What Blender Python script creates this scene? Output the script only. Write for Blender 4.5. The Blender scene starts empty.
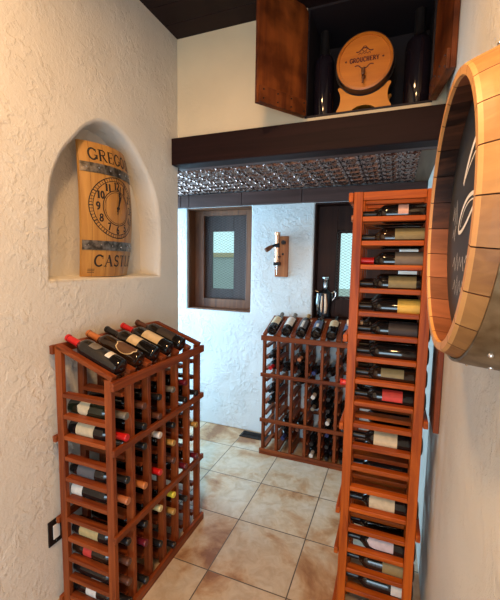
import bpy, bmesh, math, random
from mathutils import Vector, Matrix, Euler
random.seed(7)
scene = bpy.context.scene
COL = scene.collection
PI = math.pi
R = math.radians

# ------------------------------------------------------------------ materials
def new_mat(name):
    m = bpy.data.materials.new(name); m.use_nodes = True
    nt = m.node_tree; b = nt.nodes['Principled BSDF']
    return m, nt, b

def lin(c):
    return tuple(((x/12.92) if x <= .04045 else ((x+.055)/1.055)**2.4) for x in c)

def rgb(r, g, b):
    return lin((r/255, g/255, b/255)) + (1,)

def simple(name, col, rough=.5, metal=0., spec=.5, coat=0.):
    m, nt, b = new_mat(name)
    b.inputs['Base Color'].default_value = col
    b.inputs['Roughness'].default_value = rough
    b.inputs['Metallic'].default_value = metal
    b.inputs['Specular IOR Level'].default_value = spec
    b.inputs['Coat Weight'].default_value = coat
    return m

def node(nt, typ, **kw):
    n = nt.nodes.new(typ)
    for k, v in kw.items():
        if k in n.inputs: n.inputs[k].default_value = v
        else: setattr(n, k, v)
    return n

def ramp(nt, stops):
    n = nt.nodes.new('ShaderNodeValToRGB')
    e = n.color_ramp.elements
    while len(e) < len(stops): e.new(.5)
    for i, (p, c) in enumerate(stops):
        e[i].position = p; e[i].color = c
    return n

def plaster(name, col, scale=1.0, strength=.6, dist=.012, var=.06):
    m, nt, b = new_mat(name); L = nt.links
    tc = node(nt, 'ShaderNodeTexCoord')
    n1 = node(nt, 'ShaderNodeTexNoise', Scale=24*scale, Detail=5., Roughness=.6, Distortion=.25)
    n2 = node(nt, 'ShaderNodeTexNoise', Scale=80*scale, Detail=4., Roughness=.6, Distortion=.4)
    n3 = node(nt, 'ShaderNodeTexNoise', Scale=2.2*scale, Detail=3.)
    for n in (n1, n2, n3): L.new(tc.outputs['Object'], n.inputs['Vector'])
    r1 = ramp(nt, [(.47, (0, 0, 0, 1)), (.56, (1, 1, 1, 1))]); L.new(n1.outputs['Fac'], r1.inputs['Fac'])
    n4 = node(nt, 'ShaderNodeTexNoise', Scale=5.*scale, Detail=2.); L.new(tc.outputs['Object'], n4.inputs['Vector'])
    r4 = ramp(nt, [(.42, (.12, .12, .12, 1)), (.62, (1, 1, 1, 1))]); L.new(n4.outputs['Fac'], r4.inputs['Fac'])
    mk = node(nt, 'ShaderNodeMath', operation='MULTIPLY'); L.new(r1.outputs['Color'], mk.inputs[0]); L.new(r4.outputs['Color'], mk.inputs[1])
    mul = node(nt, 'ShaderNodeMath', operation='MULTIPLY_ADD'); mul.inputs[1].default_value = .7
    L.new(n2.outputs['Fac'], mul.inputs[0]); L.new(mk.outputs[0], mul.inputs[2])
    bp = node(nt, 'ShaderNodeBump', Strength=strength, Distance=dist)
    L.new(mul.outputs[0], bp.inputs['Height']); L.new(bp.outputs[0], b.inputs['Normal'])
    c = col
    lo = tuple(x*(1-var) for x in c[:3]) + (1,); hi = tuple(min(1, x*(1+var)) for x in c[:3]) + (1,)
    r2 = ramp(nt, [(.35, lo), (.65, hi)]); L.new(n3.outputs['Fac'], r2.inputs['Fac'])
    L.new(r2.outputs['Color'], b.inputs['Base Color'])
    b.inputs['Roughness'].default_value = .85; b.inputs['Specular IOR Level'].default_value = .25
    return m

def wood(name, dark, light, axis='X', scale=1.0, rough=.38, coat=.15, spec=.5):
    """straight grained timber; grain runs along axis of the object"""
    m, nt, b = new_mat(name); L = nt.links
    tc = node(nt, 'ShaderNodeTexCoord'); oi = node(nt, 'ShaderNodeObjectInfo')
    mp = node(nt, 'ShaderNodeMapping')
    s = {'X': (1.5, 22, 22), 'Y': (22, 1.5, 22), 'Z': (22, 22, 1.5)}[axis]
    mp.inputs['Scale'].default_value = tuple(v*scale for v in s)
    L.new(tc.outputs['Object'], mp.inputs['Vector'])
    sc = node(nt, 'ShaderNodeVectorMath', operation='SCALE'); sc.inputs['Scale'].default_value = 37.
    cmb = node(nt, 'ShaderNodeCombineXYZ')
    for i in range(3): L.new(oi.outputs['Random'], cmb.inputs[i])
    L.new(cmb.outputs[0], sc.inputs[0]); L.new(sc.outputs[0], mp.inputs['Location'])
    n1 = node(nt, 'ShaderNodeTexNoise', Scale=1.6, Detail=5., Roughness=.6, Distortion=1.0)
    L.new(mp.outputs[0], n1.inputs['Vector'])
    r1 = ramp(nt, [(.3, dark), (.7, light)]); L.new(n1.outputs['Fac'], r1.inputs['Fac'])
    hs = node(nt, 'ShaderNodeHueSaturation')
    mr = node(nt, 'ShaderNodeMapRange'); mr.inputs['To Min'].default_value = .82; mr.inputs['To Max'].default_value = 1.15
    L.new(oi.outputs['Random'], mr.inputs['Value']); L.new(mr.outputs[0], hs.inputs['Value'])
    L.new(r1.outputs['Color'], hs.inputs['Color']); L.new(hs.outputs[0], b.inputs['Base Color'])
    bp = node(nt, 'ShaderNodeBump', Strength=.15, Distance=.002)
    L.new(n1.outputs['Fac'], bp.inputs['Height']); L.new(bp.outputs[0], b.inputs['Normal'])
    b.inputs['Roughness'].default_value = rough; b.inputs['Coat Weight'].default_value = coat
    b.inputs['Coat Roughness'].default_value = .25; b.inputs['Specular IOR Level'].default_value = spec
    return m

M = {}
M['wall'] = plaster('cream plaster', (.67, .645, .59, 1), 1.0, .42, .007)
M['wall_white'] = plaster('white plaster', (.66, .70, .72, 1), 1.2, .6, .009)
M['wall_upper'] = plaster('smooth cream plaster', (.74, .60, .40, 1), 1.0, .15, .006)
M['redwood'] = wood('redwood', (.11, .020, .006, 1), (.29, .068, .015, 1), 'X', 1., .45, .0, .22)
M['redwood_y'] = wood('redwood rail', (.11, .020, .006, 1), (.29, .068, .015, 1), 'Y', 1., .45, .0, .22)
M['redwood_z'] = wood('redwood post', (.11, .020, .006, 1), (.29, .068, .015, 1), 'Z', 1., .45, .0, .22)
for a_, ax in (('', 'X'), ('_y', 'Y'), ('_z', 'Z')):
    M['redwood_lit'+a_] = wood('lamplit redwood'+a_, (.19, .028, .003, 1), (.46, .10, .007, 1), ax, 1., .45, 0., .22)  # same redwood, warm lamplight put into its colour for the tall rack
M['dark_beam'] = wood('dark stained beam', (.008, .002, .002, 1), (.018, .0055, .005, 1), 'X', .5, .6, 0, .15)
M['dark_board'] = wood('dark stained board', (.05, .024, .020, 1), (.11, .055, .048, 1), 'X', .5, .5, 0, .3)
M['dark_ceiling'] = wood('dark ceiling board', (.008, .003, .004, 1), (.018, .007, .007, 1), 'X', .4, .6, 0, .2)
M['frame_wood'] = wood('brown window wood', (.07, .022, .009, 1), (.20, .072, .026, 1), 'Z', .6, .5, 0)
M['frame_dark'] = wood('dark window wood', (.016, .005, .004, 1), (.038, .013, .009, 1), 'Z', .6, .5, 0, .2)
M['sash'] = wood('weathered sash wood', (.045, .020, .016, 1), (.085, .045, .038, 1), 'Z', .6, .5, 0)
M['door_wood'] = wood('old orange door wood', (.08, .016, .004, 1), (.30, .075, .012, 1), 'Z', .22, .5, .05, .3)
def blotch(m):
    nt = m.node_tree; L = nt.links; b = nt.nodes['Principled BSDF']; src = b.inputs['Base Color'].links[0].from_socket
    tc = node(nt, 'ShaderNodeTexCoord'); n = node(nt, 'ShaderNodeTexNoise', Scale=7., Detail=4.); L.new(tc.outputs['Object'], n.inputs['Vector'])
    r = ramp(nt, [(.38, (.45, .40, .36, 1)), (.58, (1, 1, 1, 1))]); L.new(n.outputs['Fac'], r.inputs['Fac'])
    mx = node(nt, 'ShaderNodeMix', data_type='RGBA', blend_type='MULTIPLY'); mx.inputs[0].default_value = 1.
    L.new(src, mx.inputs[6]); L.new(r.outputs[0], mx.inputs[7]); L.new(mx.outputs[2], b.inputs['Base Color'])
blotch(M['door_wood'])
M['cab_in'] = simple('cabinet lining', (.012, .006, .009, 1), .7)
M['clock_wood'] = wood('honey oak', (.34, .145, .028, 1), (.54, .27, .06, 1), 'Z', .5, .45, .1)
M['keg_wood'] = wood('orange keg head', (.46, .12, .008, 1), (.60, .19, .016, 1), 'X', .4, .4, .1)
M['stand_wood'] = wood('bright orange wood', (.64, .20, .010, 1), (.74, .27, .02, 1), 'X', .4, .45, .1)
M['keg_dark'] = wood('dark keg staves', (.03, .012, .008, 1), (.06, .025, .014, 1), 'Y', .5, .4, .1)
M['black_ink'] = simple('black ink', (.012, .008, .006, 1), .6)
M['red_ink'] = simple('dark red ink', (.10, .012, .010, 1), .6)
M['chrome'] = simple('polished steel', (.75, .75, .76, 1), .15, 1.)
M['copper'] = simple('copper', (.85, .42, .25, 1), .22, 1.)
M['dark_metal'] = simple('dark metal', (.04, .04, .045, 1), .35, .9)
M['plate_black'] = simple('oil rubbed bronze plate', (.015, .012, .012, 1), .4, .3)
M['plate_white'] = simple('white rocker plastic', (.72, .72, .70, 1), .35)
M['chalkboard'] = simple('blackboard', (.022, .022, .024, 1), .55)
M['chalk'] = simple('white chalk paint', (.80, .78, .75, 1), .8)
M['vent'] = simple('bronze floor register', (.022, .02, .022, 1), .4, .6)
M['mesh'] = simple('expanded metal mesh', (.12, .10, .095, 1), .5, .5)
M['garden'] = plaster('garden wall render', (.42, .42, .40, 1), .4, .3)
M['coping'] = simple('tan coping stone', (.55, .38, .22, 1), .8)
M['earth'] = plaster('pale ground', (.45, .42, .36, 1), .3, .3)
M['peg_board'] = wood('orange brown board', (.22, .06, .015, 1), (.45, .16, .045, 1), 'Z', .6, .4, .1)
M['wood_light'] = wood('orange wooden peg', (.45, .18, .05, 1), (.65, .3, .09, 1), 'X', 1, .4, .1)

def glassm(name, col, rough=0., ior=1.45):
    m, nt, b = new_mat(name)
    b.inputs['Base Color'].default_value = col; b.inputs['Roughness'].default_value = rough
    b.inputs['Transmission Weight'].default_value = 1.; b.inputs['IOR'].default_value = ior
    return m
M['pane'] = glassm('window glass', (.95, 1, .99, 1), 0, 1.05)
def bottle_glass(name, c):
    return simple(name, c, .07, 0, .6)
M['glass_black'] = bottle_glass('black wine glass', (.008, .007, .007, 1))
M['glass_green'] = bottle_glass('dark green wine glass', (.010, .014, .007, 1))
M['glass_brown'] = bottle_glass('dark brown wine glass', (.018, .009, .005, 1))
M['glass_purple'] = bottle_glass('purple black wine glass', (.010, .007, .011, 1))
CAPS = dict(red=((.55, .012, .012, 1), .28), orange=((.50, .17, .05, 1), .4), black=((.012, .011, .012, 1), .3),
            grey=((.16, .14, .11, 1), .4), white=((.66, .60, .55, 1), .4), gold=((.42, .24, .06, 1), .3), cream=((.62, .50, .24, 1), .4),
            brown=((.10, .035, .02, 1), .4), maroon=((.12, .008, .018, 1), .3), blue=((.02, .03, .12, 1), .3), tan=((.42, .27, .14, 1), .45),
            copper=((.45, .15, .06, 1), .35), yellow=((.75, .62, .05, 1), .4))
for k, (c, r) in CAPS.items(): M['cap_'+k] = simple(k+' capsule foil', c, r, .15)
LABS = dict(cream=(.62, .50, .32, 1), white=(.70, .66, .60, 1), tan=(.48, .36, .16, 1), olive=(.20, .17, .08, 1), red=(.55, .04, .03, 1),
            yellow=(.66, .44, .08, 1), grey=(.10, .10, .11, 1), slate=(.14, .12, .10, 1), brown=(.10, .045, .02, 1), lavender=(.60, .50, .52, 1),
            pink=(.60, .36, .30, 1), dark=(.03, .022, .022, 1), gold=(.30, .21, .08, 1), blue=(.10, .13, .22, 1))
def label_mat(name, c):
    m, nt, b = new_mat(name); L = nt.links
    tc = node(nt, 'ShaderNodeTexCoord'); n1 = node(nt, 'ShaderNodeTexNoise', Scale=45., Detail=3.)
    L.new(tc.outputs['Object'], n1.inputs['Vector'])
    r1 = ramp(nt, [(.35, tuple(x*.86 for x in c[:3])+(1,)), (.6, c)]); L.new(n1.outputs['Fac'], r1.inputs['Fac'])
    L.new(r1.outputs['Color'], b.inputs['Base Color']); b.inputs['Roughness'].default_value = .6
    return m
for k, c in LABS.items(): M['lab_'+k] = label_mat(k+' paper label', c)

def barrel_mat(name, dark, light, scale=1.):
    m, nt, b = new_mat(name); L = nt.links
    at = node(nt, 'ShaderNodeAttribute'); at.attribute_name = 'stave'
    tc = node(nt, 'ShaderNodeTexCoord'); mp = node(nt, 'ShaderNodeMapping')
    mp.inputs['Scale'].default_value = (6*scale, 40*scale, 40*scale)
    L.new(tc.outputs['Object'], mp.inputs['Vector'])
    n1 = node(nt, 'ShaderNodeTexNoise', Scale=1., Detail=5., Distortion=1.)
    L.new(mp.outputs[0], n1.inputs['Vector'])
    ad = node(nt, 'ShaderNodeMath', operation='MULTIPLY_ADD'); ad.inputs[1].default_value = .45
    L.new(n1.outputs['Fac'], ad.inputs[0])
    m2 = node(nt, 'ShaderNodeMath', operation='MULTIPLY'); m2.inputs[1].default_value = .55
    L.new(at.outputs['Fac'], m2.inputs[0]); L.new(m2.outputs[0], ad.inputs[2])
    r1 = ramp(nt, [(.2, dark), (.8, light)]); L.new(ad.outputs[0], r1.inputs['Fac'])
    L.new(r1.outputs['Color'], b.inputs['Base Color']); b.inputs['Roughness'].default_value = .5
    return m
M['stave_out'] = barrel_mat('aged oak staves', (.15, .055, .016, 1), (.50, .25, .075, 1))
M['stave_in'] = barrel_mat('barrel inner staves', (.012, .004, .003, 1), (.36, .125, .055, 1))
M['stave_rim'] = barrel_mat('sanded stave ends', (.50, .23, .07, 1), (.62, .32, .11, 1))

def hoop_mat():
    m, nt, b = new_mat('weathered steel hoop'); L = nt.links
    tc = node(nt, 'ShaderNodeTexCoord'); n1 = node(nt, 'ShaderNodeTexNoise', Scale=22., Detail=5.)
    L.new(tc.outputs['Object'], n1.inputs['Vector'])
    r1 = ramp(nt, [(.35, (.15, .105, .055, 1)), (.65, (.30, .235, .15, 1))]); L.new(n1.outputs['Fac'], r1.inputs['Fac'])
    L.new(r1.outputs['Color'], b.inputs['Base Color'])
    b.inputs['Roughness'].default_value = .45; b.inputs['Metallic'].default_value = .75
    return m
M['hoop'] = hoop_mat()
def emblem_mat():
    m, nt, b = new_mat('silvery bottle emblem'); L = nt.links
    tc = node(nt, 'ShaderNodeTexCoord'); n1 = node(nt, 'ShaderNodeTexNoise', Scale=70., Detail=1.)
    L.new(tc.outputs['Object'], n1.inputs['Vector'])
    r1 = ramp(nt, [(.48, (.02, .014, .02, 1)), (.54, (.42, .38, .38, 1))]); L.new(n1.outputs['Fac'], r1.inputs['Fac'])
    L.new(r1.outputs['Color'], b.inputs['Base Color']); b.inputs['Roughness'].default_value = .4
    return m
M['emblem'] = emblem_mat()
M['soffit_brown'] = wood('brown soffit board', (.09, .05, .03, 1), (.16, .10, .065, 1), 'Y', .5, .6, 0, .2)
def iron_mat():
    m, nt, b = new_mat('galvanised iron'); L = nt.links
    tc = node(nt, 'ShaderNodeTexCoord'); n1 = node(nt, 'ShaderNodeTexNoise', Scale=38., Detail=4.)
    L.new(tc.outputs['Object'], n1.inputs['Vector'])
    r1 = ramp(nt, [(.38, (.07, .06, .05, 1)), (.64, (.26, .23, .20, 1))]); L.new(n1.outputs['Fac'], r1.inputs['Fac'])
    L.new(r1.outputs['Color'], b.inputs['Base Color']); b.inputs['Roughness'].default_value = .45; b.inputs['Metallic'].default_value = .8
    return m
M['iron'] = iron_mat()

def tile_mat():
    m, nt, b = new_mat('mottled floor tile'); L = nt.links
    tc = node(nt, 'ShaderNodeTexCoord'); mp = node(nt, 'ShaderNodeMapping')
    mp.inputs['Location'].default_value = (.40, -1.962, 0); L.new(tc.outputs['Object'], mp.inputs['Vector'])
    br = node(nt, 'ShaderNodeTexBrick'); br.offset = 0.; br.squash = 1.
    br.inputs['Scale'].default_value = 1.; br.inputs['Mortar Size'].default_value = .0035; br.inputs['Mortar Smooth'].default_value = .3
    br.inputs['Brick Width'].default_value = .423; br.inputs['Row Height'].default_value = .408
    br.inputs['Color1'].default_value = (0, 0, 0, 1); br.inputs['Color2'].default_value = (1, 1, 1, 1); br.inputs['Bias'].default_value = 0
    L.new(mp.outputs[0], br.inputs['Vector'])
    # each tile gets its own patch of slate pattern
    sc = node(nt, 'ShaderNodeVectorMath', operation='SCALE'); sc.inputs['Scale'].default_value = 9.
    L.new(br.outputs['Color'], sc.inputs[0])
    add = node(nt, 'ShaderNodeVectorMath', operation='ADD')
    L.new(tc.outputs['Object'], add.inputs[0]); L.new(sc.outputs[0], add.inputs[1])
    n1 = node(nt, 'ShaderNodeTexNoise', Scale=3.2, Detail=7., Roughness=.6, Distortion=.5)
    n2 = node(nt, 'ShaderNodeTexNoise', Scale=14., Detail=6., Roughness=.6, Distortion=.8)
    L.new(add.outputs[0], n1.inputs['Vector']); L.new(add.outputs[0], n2.inputs['Vector'])
    r1 = ramp(nt, [(.33, (.28, .13, .06, 1)), (.41, (.46, .28, .15, 1)), (.49, (.56, .44, .31, 1)), (.68, (.58, .52, .43, 1))])
    L.new(n1.outputs['Fac'], r1.inputs['Fac'])
    r2 = ramp(nt, [(.35, (.80, .74, .68, 1)), (.62, (1, 1, 1, 1))]); L.new(n2.outputs['Fac'], r2.inputs['Fac'])
    mx = node(nt, 'ShaderNodeMix', data_type='RGBA', blend_type='MULTIPLY'); mx.inputs[0].default_value = 1.
    L.new(r1.outputs[0], mx.inputs[6]); L.new(r2.outputs[0], mx.inputs[7])
    mg = node(nt, 'ShaderNodeMix', data_type='RGBA'); L.new(br.outputs['Fac'], mg.inputs[0])
    L.new(mx.outputs[2], mg.inputs[6]); mg.inputs[7].default_value = (.09, .07, .055, 1)
    L.new(mg.outputs[2], b.inputs['Base Color'])
    inv = node(nt, 'ShaderNodeMath', operation='MULTIPLY_ADD'); inv.inputs[1].default_value = -1.; inv.inputs[2].default_value = 1.
    L.new(br.outputs['Fac'], inv.inputs[0])
    a2 = node(nt, 'ShaderNodeMath', operation='MULTIPLY_ADD'); a2.inputs[1].default_value = .25
    L.new(n2.outputs['Fac'], a2.inputs[0]); L.new(inv.outputs[0], a2.inputs[2])
    bp = node(nt, 'ShaderNodeBump', Strength=.5, Distance=.004)
    L.new(a2.outputs[0], bp.inputs['Height']); L.new(bp.outputs[0], b.inputs['Normal'])
    b.inputs['Roughness'].default_value = .36; b.inputs['Specular IOR Level'].default_value = .5
    return m
M['tile'] = tile_mat()
def tin_mat():
    m, nt, b = new_mat('bronzed pressed tin')
    b.inputs['Base Color'].default_value = (.26, .17, .15, 1); b.inputs['Metallic'].default_value = .95; b.inputs['Roughness'].default_value = .2
    return m
M['tin'] = tin_mat()

# ------------------------------------------------------------------ mesh helpers
class MB:
    """collects shapes into one mesh"""
    def __init__(self): self.v = []; self.f = []; self.m = []; self.mats = []; self.smooth = []
    def mi(self, mat):
        if mat not in self.mats: self.mats.append(mat)
        return self.mats.index(mat)
    def add(self, vs, fs, mat=0, sm=False, X=None):
        o = len(self.v)
        for v in vs:
            v = Vector(v)
            if X is not None: v = X @ v
            self.v.append(tuple(v))
        for f in fs:
            self.f.append([i+o for i in f]); self.m.append(mat); self.smooth.append(sm)
    def box(self, x0, x1, y0, y1, z0, z1, ch=0., mat=0, X=None):
        if ch <= 0:
            vs = [(x, y, z) for x in (x0, x1) for y in (y0, y1) for z in (z0, z1)]
            fs = [(0, 1, 3, 2), (4, 6, 7, 5), (0, 4, 5, 1), (2, 3, 7, 6), (0, 2, 6, 4), (1, 5, 7, 3)]
            self.add(vs, fs, mat, False, X); return
        bm = bmesh.new()
        vs = [bm.verts.new((x, y, z)) for x in (x0, x1) for y in (y0, y1) for z in (z0, z1)]
        for f in [(0, 1, 3, 2), (4, 6, 7, 5), (0, 4, 5, 1), (2, 3, 7, 6), (0, 2, 6, 4), (1, 5, 7, 3)]: bm.faces.new([vs[i] for i in f])
        bmesh.ops.bevel(bm, geom=bm.edges[:], offset=ch, segments=2, affect='EDGES', profile=.5)
        bm.verts.index_update()
        self.add([v.co[:] for v in bm.verts], [[v.index for v in f.verts] for f in bm.faces], mat, False, X)
        bm.free()
    def lathe(self, prof, n=24, mat=0, X=None, axis='X', sm=True, caps=True):
        """prof: list of (along, radius)"""
        vs = []; fs = []
        for a, r in prof:
            for k in range(n):
                t = 2*PI*k/n; c, s = r*math.cos(t), r*math.sin(t)
                vs.append({'X': (a, c, s), 'Y': (s, a, c), 'Z': (c, s, a)}[axis])
        m = len(prof)
        for i in range(m-1):
            for k in range(n):
                fs.append((i*n+k, (i+1)*n+k, (i+1)*n+(k+1) % n, i*n+(k+1) % n))
        if caps and prof[0][1] > 1e-6: fs.append(tuple(range(n)))
        if caps and prof[-1][1] > 1e-6: fs.append(tuple(reversed(range((m-1)*n, m*n))))
        self.add(vs, fs, mat, sm, X)
    def tube(self, pts, r, n=8, mat=0, X=None, closed=False):
        pts = [Vector(p) for p in pts]; vs = []; fs = []; m = len(pts)
        up = None
        for i, p in enumerate(pts):
            t = (pts[min(i+1, m-1)]-pts[max(i-1, 0)]).normalized()
            if up is None:
                up = t.orthogonal().normalized()
            up = (up - t*up.dot(t)).normalized(); sd = t.cross(up)
            rr = r[i] if isinstance(r, (list, tuple)) else r
            for k in range(n):
                a = 2*PI*k/n; vs.append(p+(up*math.cos(a)+sd*math.sin(a))*rr)
        for i in range(m-1):
            for k in range(n): fs.append((i*n+k, i*n+(k+1) % n, (i+1)*n+(k+1) % n, (i+1)*n+k))
        fs.append(tuple(reversed(range(n)))); fs.append(tuple(range((m-1)*n, m*n)))
        self.add(vs, fs, mat, True, X)
    def prism(self, poly, y0, y1, mat=0, X=None, plane='XZ'):
        """extrude polygon of (a,b) between y0,y1"""
        n = len(poly)
        def P(a, b, d): return {'XZ': (a, d, b), 'YZ': (d, a, b), 'XY': (a, b, d)}[plane]
        vs = [P(a, b, y0) for a, b in poly]+[P(a, b, y1) for a, b in poly]
        fs = [tuple(range(n)), tuple(reversed(range(n, 2*n)))]+[(i, n+i, n+(i+1) % n, (i+1) % n) for i in range(n)]
        self.add(vs, fs, mat, False, X)
    def build(self, name, mats, parent=None, fix=True):
        if not isinstance(mats, (list, tuple)): mats = [mats]
        me = bpy.data.meshes.new(name); me.from_pydata(self.v, [], self.f)
        for m in mats: me.materials.append(m)
        me.polygons.foreach_set('material_index', self.m); me.polygons.foreach_set('use_smooth', self.smooth)
        if fix:
            bm = bmesh.new(); bm.from_mesh(me); bmesh.ops.recalc_face_normals(bm, faces=bm.faces); bm.to_mesh(me); bm.free()
        me.update()
        if any(self.smooth): 
            try: me.set_sharp_from_angle(angle=R(38))
            except Exception: pass
        o = bpy.data.objects.new(name, me); COL.objects.link(o)
        if parent: o.parent = parent
        return o

def tag(o, label=None, cat=None, group=None, kind=None):
    if label: o['label'] = label
    if cat: o['category'] = cat
    if group: o['group'] = group
    if kind: o['kind'] = kind
    return o
def empty(name, loc, rot=(0, 0, 0)):
    o = bpy.data.objects.new(name, None); COL.objects.link(o); o.location = loc; o.rotation_euler = rot
    o.empty_display_size = .05
    return o
def link_copy(o, parent):
    c = o.copy(); COL.objects.link(c); c.parent = parent
    return c
def structure(o): o['kind'] = 'structure'; return o

# ------------------------------------------------------------------ room numbers (metres)
XL, XR = -1.40, .20         # passage walls
YU, YB = 2.18, 3.11         # upper wall plane, back wall plane
ZC = 3.045; ZA = 2.235       # ceiling, alcove ceiling

# floor
b = MB(); b.box(-3.0, 2.2, -2.6, 3.5, -.08, 0); structure(b.build('floor', M['tile']))
# ceiling of the front room (dark boards with grooves)
b = MB()
for i in range(30):
    y = -2.6+i*.16
    b.box(-1.7, 2.2, y, y+.156, ZC, ZC+.05, .003)
structure(b.build('ceiling', M['dark_ceiling']))

# left wall with arched niche
ARCH = [(1.164, 1.512), (1.176, 1.70), (1.183, 1.869), (1.198, 1.949), (1.222, 2.01), (1.249, 2.063), (1.286, 2.113), (1.327, 2.158), (1.362, 2.2), (1.401, 2.236), (1.44, 2.262),
        (1.48, 2.281), (1.53, 2.292), (1.585, 2.291), (1.645, 2.277), (1.701, 2.25), (1.755, 2.212), (1.802, 2.162), (1.855, 2.105), (1.899, 2.044), (1.932, 1.97), (1.958, 1.871), (1.964, 1.70), (1.962, 1.512)]
def left_wall():
    b = MB(); y0, y1, z0, z1 = -2.6, YU, 0, ZC
    n = len(ARCH); cy, cz = 1.57, 1.9
    def grow(p, d):
        v = Vector((p[0]-cy, p[1]-cz)); v.normalize(); return (p[0]+v.x*d, p[1]+v.y*d)
    depth = .14
    prof = [(.022, 0.), (.012, .003), (.004, .010), (0, .022), (-.004, .06), (-.012, depth)]
    rings = []
    for d, dep in prof:
        ring = []
        for (a, c) in ARCH:
            g = grow((a, c), d); ring.append((XL-dep, g[0], g[1]))
        rings.append(ring)
    vs = [p for r in rings for p in r]; fs = []
    for i in range(len(rings)-1):
        for k in range(n):
            fs.append((i*n+k, i*n+(k+1) % n, (i+1)*n+(k+1) % n, (i+1)*n+k))
    fs.append(tuple(range((len(rings)-1)*n, len(rings)*n)))
    b.add(vs, fs, 0, True)
    # face of the wall around the hole, fan to the border
    o = rings[0]
    def border(p):
        # project from centre to rectangle
        dy, dz = p[1]-cy, p[2]-cz; t = 1e9
        if dy > 1e-9: t = min(t, (y1-cy)/dy)
        if dy < -1e-9: t = min(t, (y0-cy)/dy)
        if dz > 1e-9: t = min(t, (z1-cz)/dz)
        if dz < -1e-9: t = min(t, (z0-cz)/dz)
        return (XL, cy+dy*t, cz+dz*t)
    bd = [border(p) for p in o]
    corners = [(y0, z0), (y0, z1), (y1, z1), (y1, z0)]
    for k in range(n):
        a, c = bd[k], bd[(k+1) % n]
        mids = []
        def side(p):
            if abs(p[1]-y0) < 1e-6: return 0
            if abs(p[2]-z1) < 1e-6: return 1
            if abs(p[1]-y1) < 1e-6: return 2
            return 3
        s, e = side(a), side(c)
        while s != e:
            s = (s+1) % 4; mids.append((XL, corners[s][0], corners[s][1])) if True else None
        poly = [o[k], a]+mids+[c, o[(k+1) % n]]
        b.add(poly, [tuple(range(len(poly)))], 0)
    # back, ends, top
    xb = XL-.20
    b.box(xb-.01, xb, y0, y1, z0, z1)
    b.add([(XL, y1, z0), (xb, y1, z0), (xb, y1, z1), (XL, y1, z1)], [(0, 1, 2, 3)])
    b.add([(XL, y0, z0), (xb, y0, z0), (xb, y0, z1), (XL, y0, z1)], [(0, 1, 2, 3)])
    b.add([(XL, y0, z1), (XL, y1, z1), (xb, y1, z1), (xb, y0, z1)], [(0, 1, 2, 3)])
    return structure(b.build('wall_left', M['wall'], fix=True))
left_wall()

# right wall
b = MB(); b.box(XR, XR+.15, -.35, YB+.3, 0, ZC); structure(b.build('wall_right', M['wall']))
# rear part of the front room, behind the viewer
b = MB()
b.box(-1.6, -1.2, -2.75, -2.6, 0, ZC); b.box(1.2, 2.35, -2.75, -2.6, 0, ZC); b.box(-1.2, 1.2, -2.75, -2.6, 2.2, ZC); b.box(-1.2, 1.2, -2.75, -2.6, 0, .15)
structure(b.build('wall_rear', M['wall']))
b = MB(); b.box(2.2, 2.35, -2.6, -.35, 0, ZC); structure(b.build('wall_side', M['wall']))
b = MB(); b.box(.35, 2.35, -.35, -.2, 0, ZC); structure(b.build('wall_return', M['wall']))

# upper wall above the opening, with the cabinet recess
CX0, CX1, CZ0, CZ1 = -.535, .137, 2.442, 3.0435
b = MB()
b.box(XL, CX0, YU, YU+.12, ZA+.005, ZC); b.box(CX1, XR, YU, YU+.12, ZA+.005, ZC)
b.box(CX0, CX1, YU, YU+.12, ZA+.005, CZ0);
structure(b.build('wall_upper', M['wall_upper']))
# partition left of the opening, hidden face towards the alcove
b = MB(); b.box(-3.0, XL-.20, YU-.1, YU, 0, ZA); structure(b.build('wall_partition', M['wall_white']))

# beams
b = MB(); b.box(XL+.002, XR-.002, 2.100, 2.215, 2.228, 2.398, .006); structure(b.build('trim_1', M['dark_beam']))
b = MB(); b.box(XL-.02, XR-.002, 2.215, 2.262, 2.229, 2.30); structure(b.build('trim_2', M['dark_board']))
b = MB()
xs = [-2.9, -1.93, -1.84, -1.30, -.75, .198]
for i in range(5): b.box(xs[i], xs[i+1]-.004, 3.06, YB-.001, 2.112, 2.226, .004)
structure(b.build('trim_3', M['dark_board']))
b = MB(); b.box(.105, XR-.001, 2.262, YB-.001, 2.226, 2.26); structure(b.build('trim_4', M['soffit_brown']))

# pressed tin ceiling of the alcove : raised scroll pattern in real relief
def tin():
    P = .115; nx, ny = 520, 190
    x0, x1, y0, y1 = -2.02, .105, 2.262, 3.06
    vs = []; fs = []
    for j in range(ny+1):
        for i in range(nx+1):
            x = x0+(x1-x0)*i/nx; y = y0+(y1-y0)*j/ny
            u = (x/P) % 1.-.5; v = (y/P) % 1.-.5
            r = math.hypot(u, v); a = math.atan2(v, u)
            h = .7*math.cos(4*a+11*r)*math.exp(-((r-.31)/.12)**2)+.8*math.exp(-(r/.09)**2)+.35*math.exp(-((r-.17)/.03)**2)
            e = max(abs(u), abs(v)); h += .7*math.exp(-((e-.47)/.02)**2)
            h += .55*math.exp(-((math.hypot(abs(u)-.5, abs(v)-.5)-.16)/.04)**2)
            vs.append((x, y, ZA-.001-.013*h))
    w = nx+1
    for j in range(ny):
        for i in range(nx): fs.append((j*w+i, j*w+i+1, (j+1)*w+i+1, (j+1)*w+i))
    b = MB(); b.add(vs, fs, 0, True)
    b.box(-3.0, x1, YU, YB, ZA+.03, ZA+.06)
    return structure(b.build('ceiling_alcove', M['tin'], fix=False))
tin()

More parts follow.
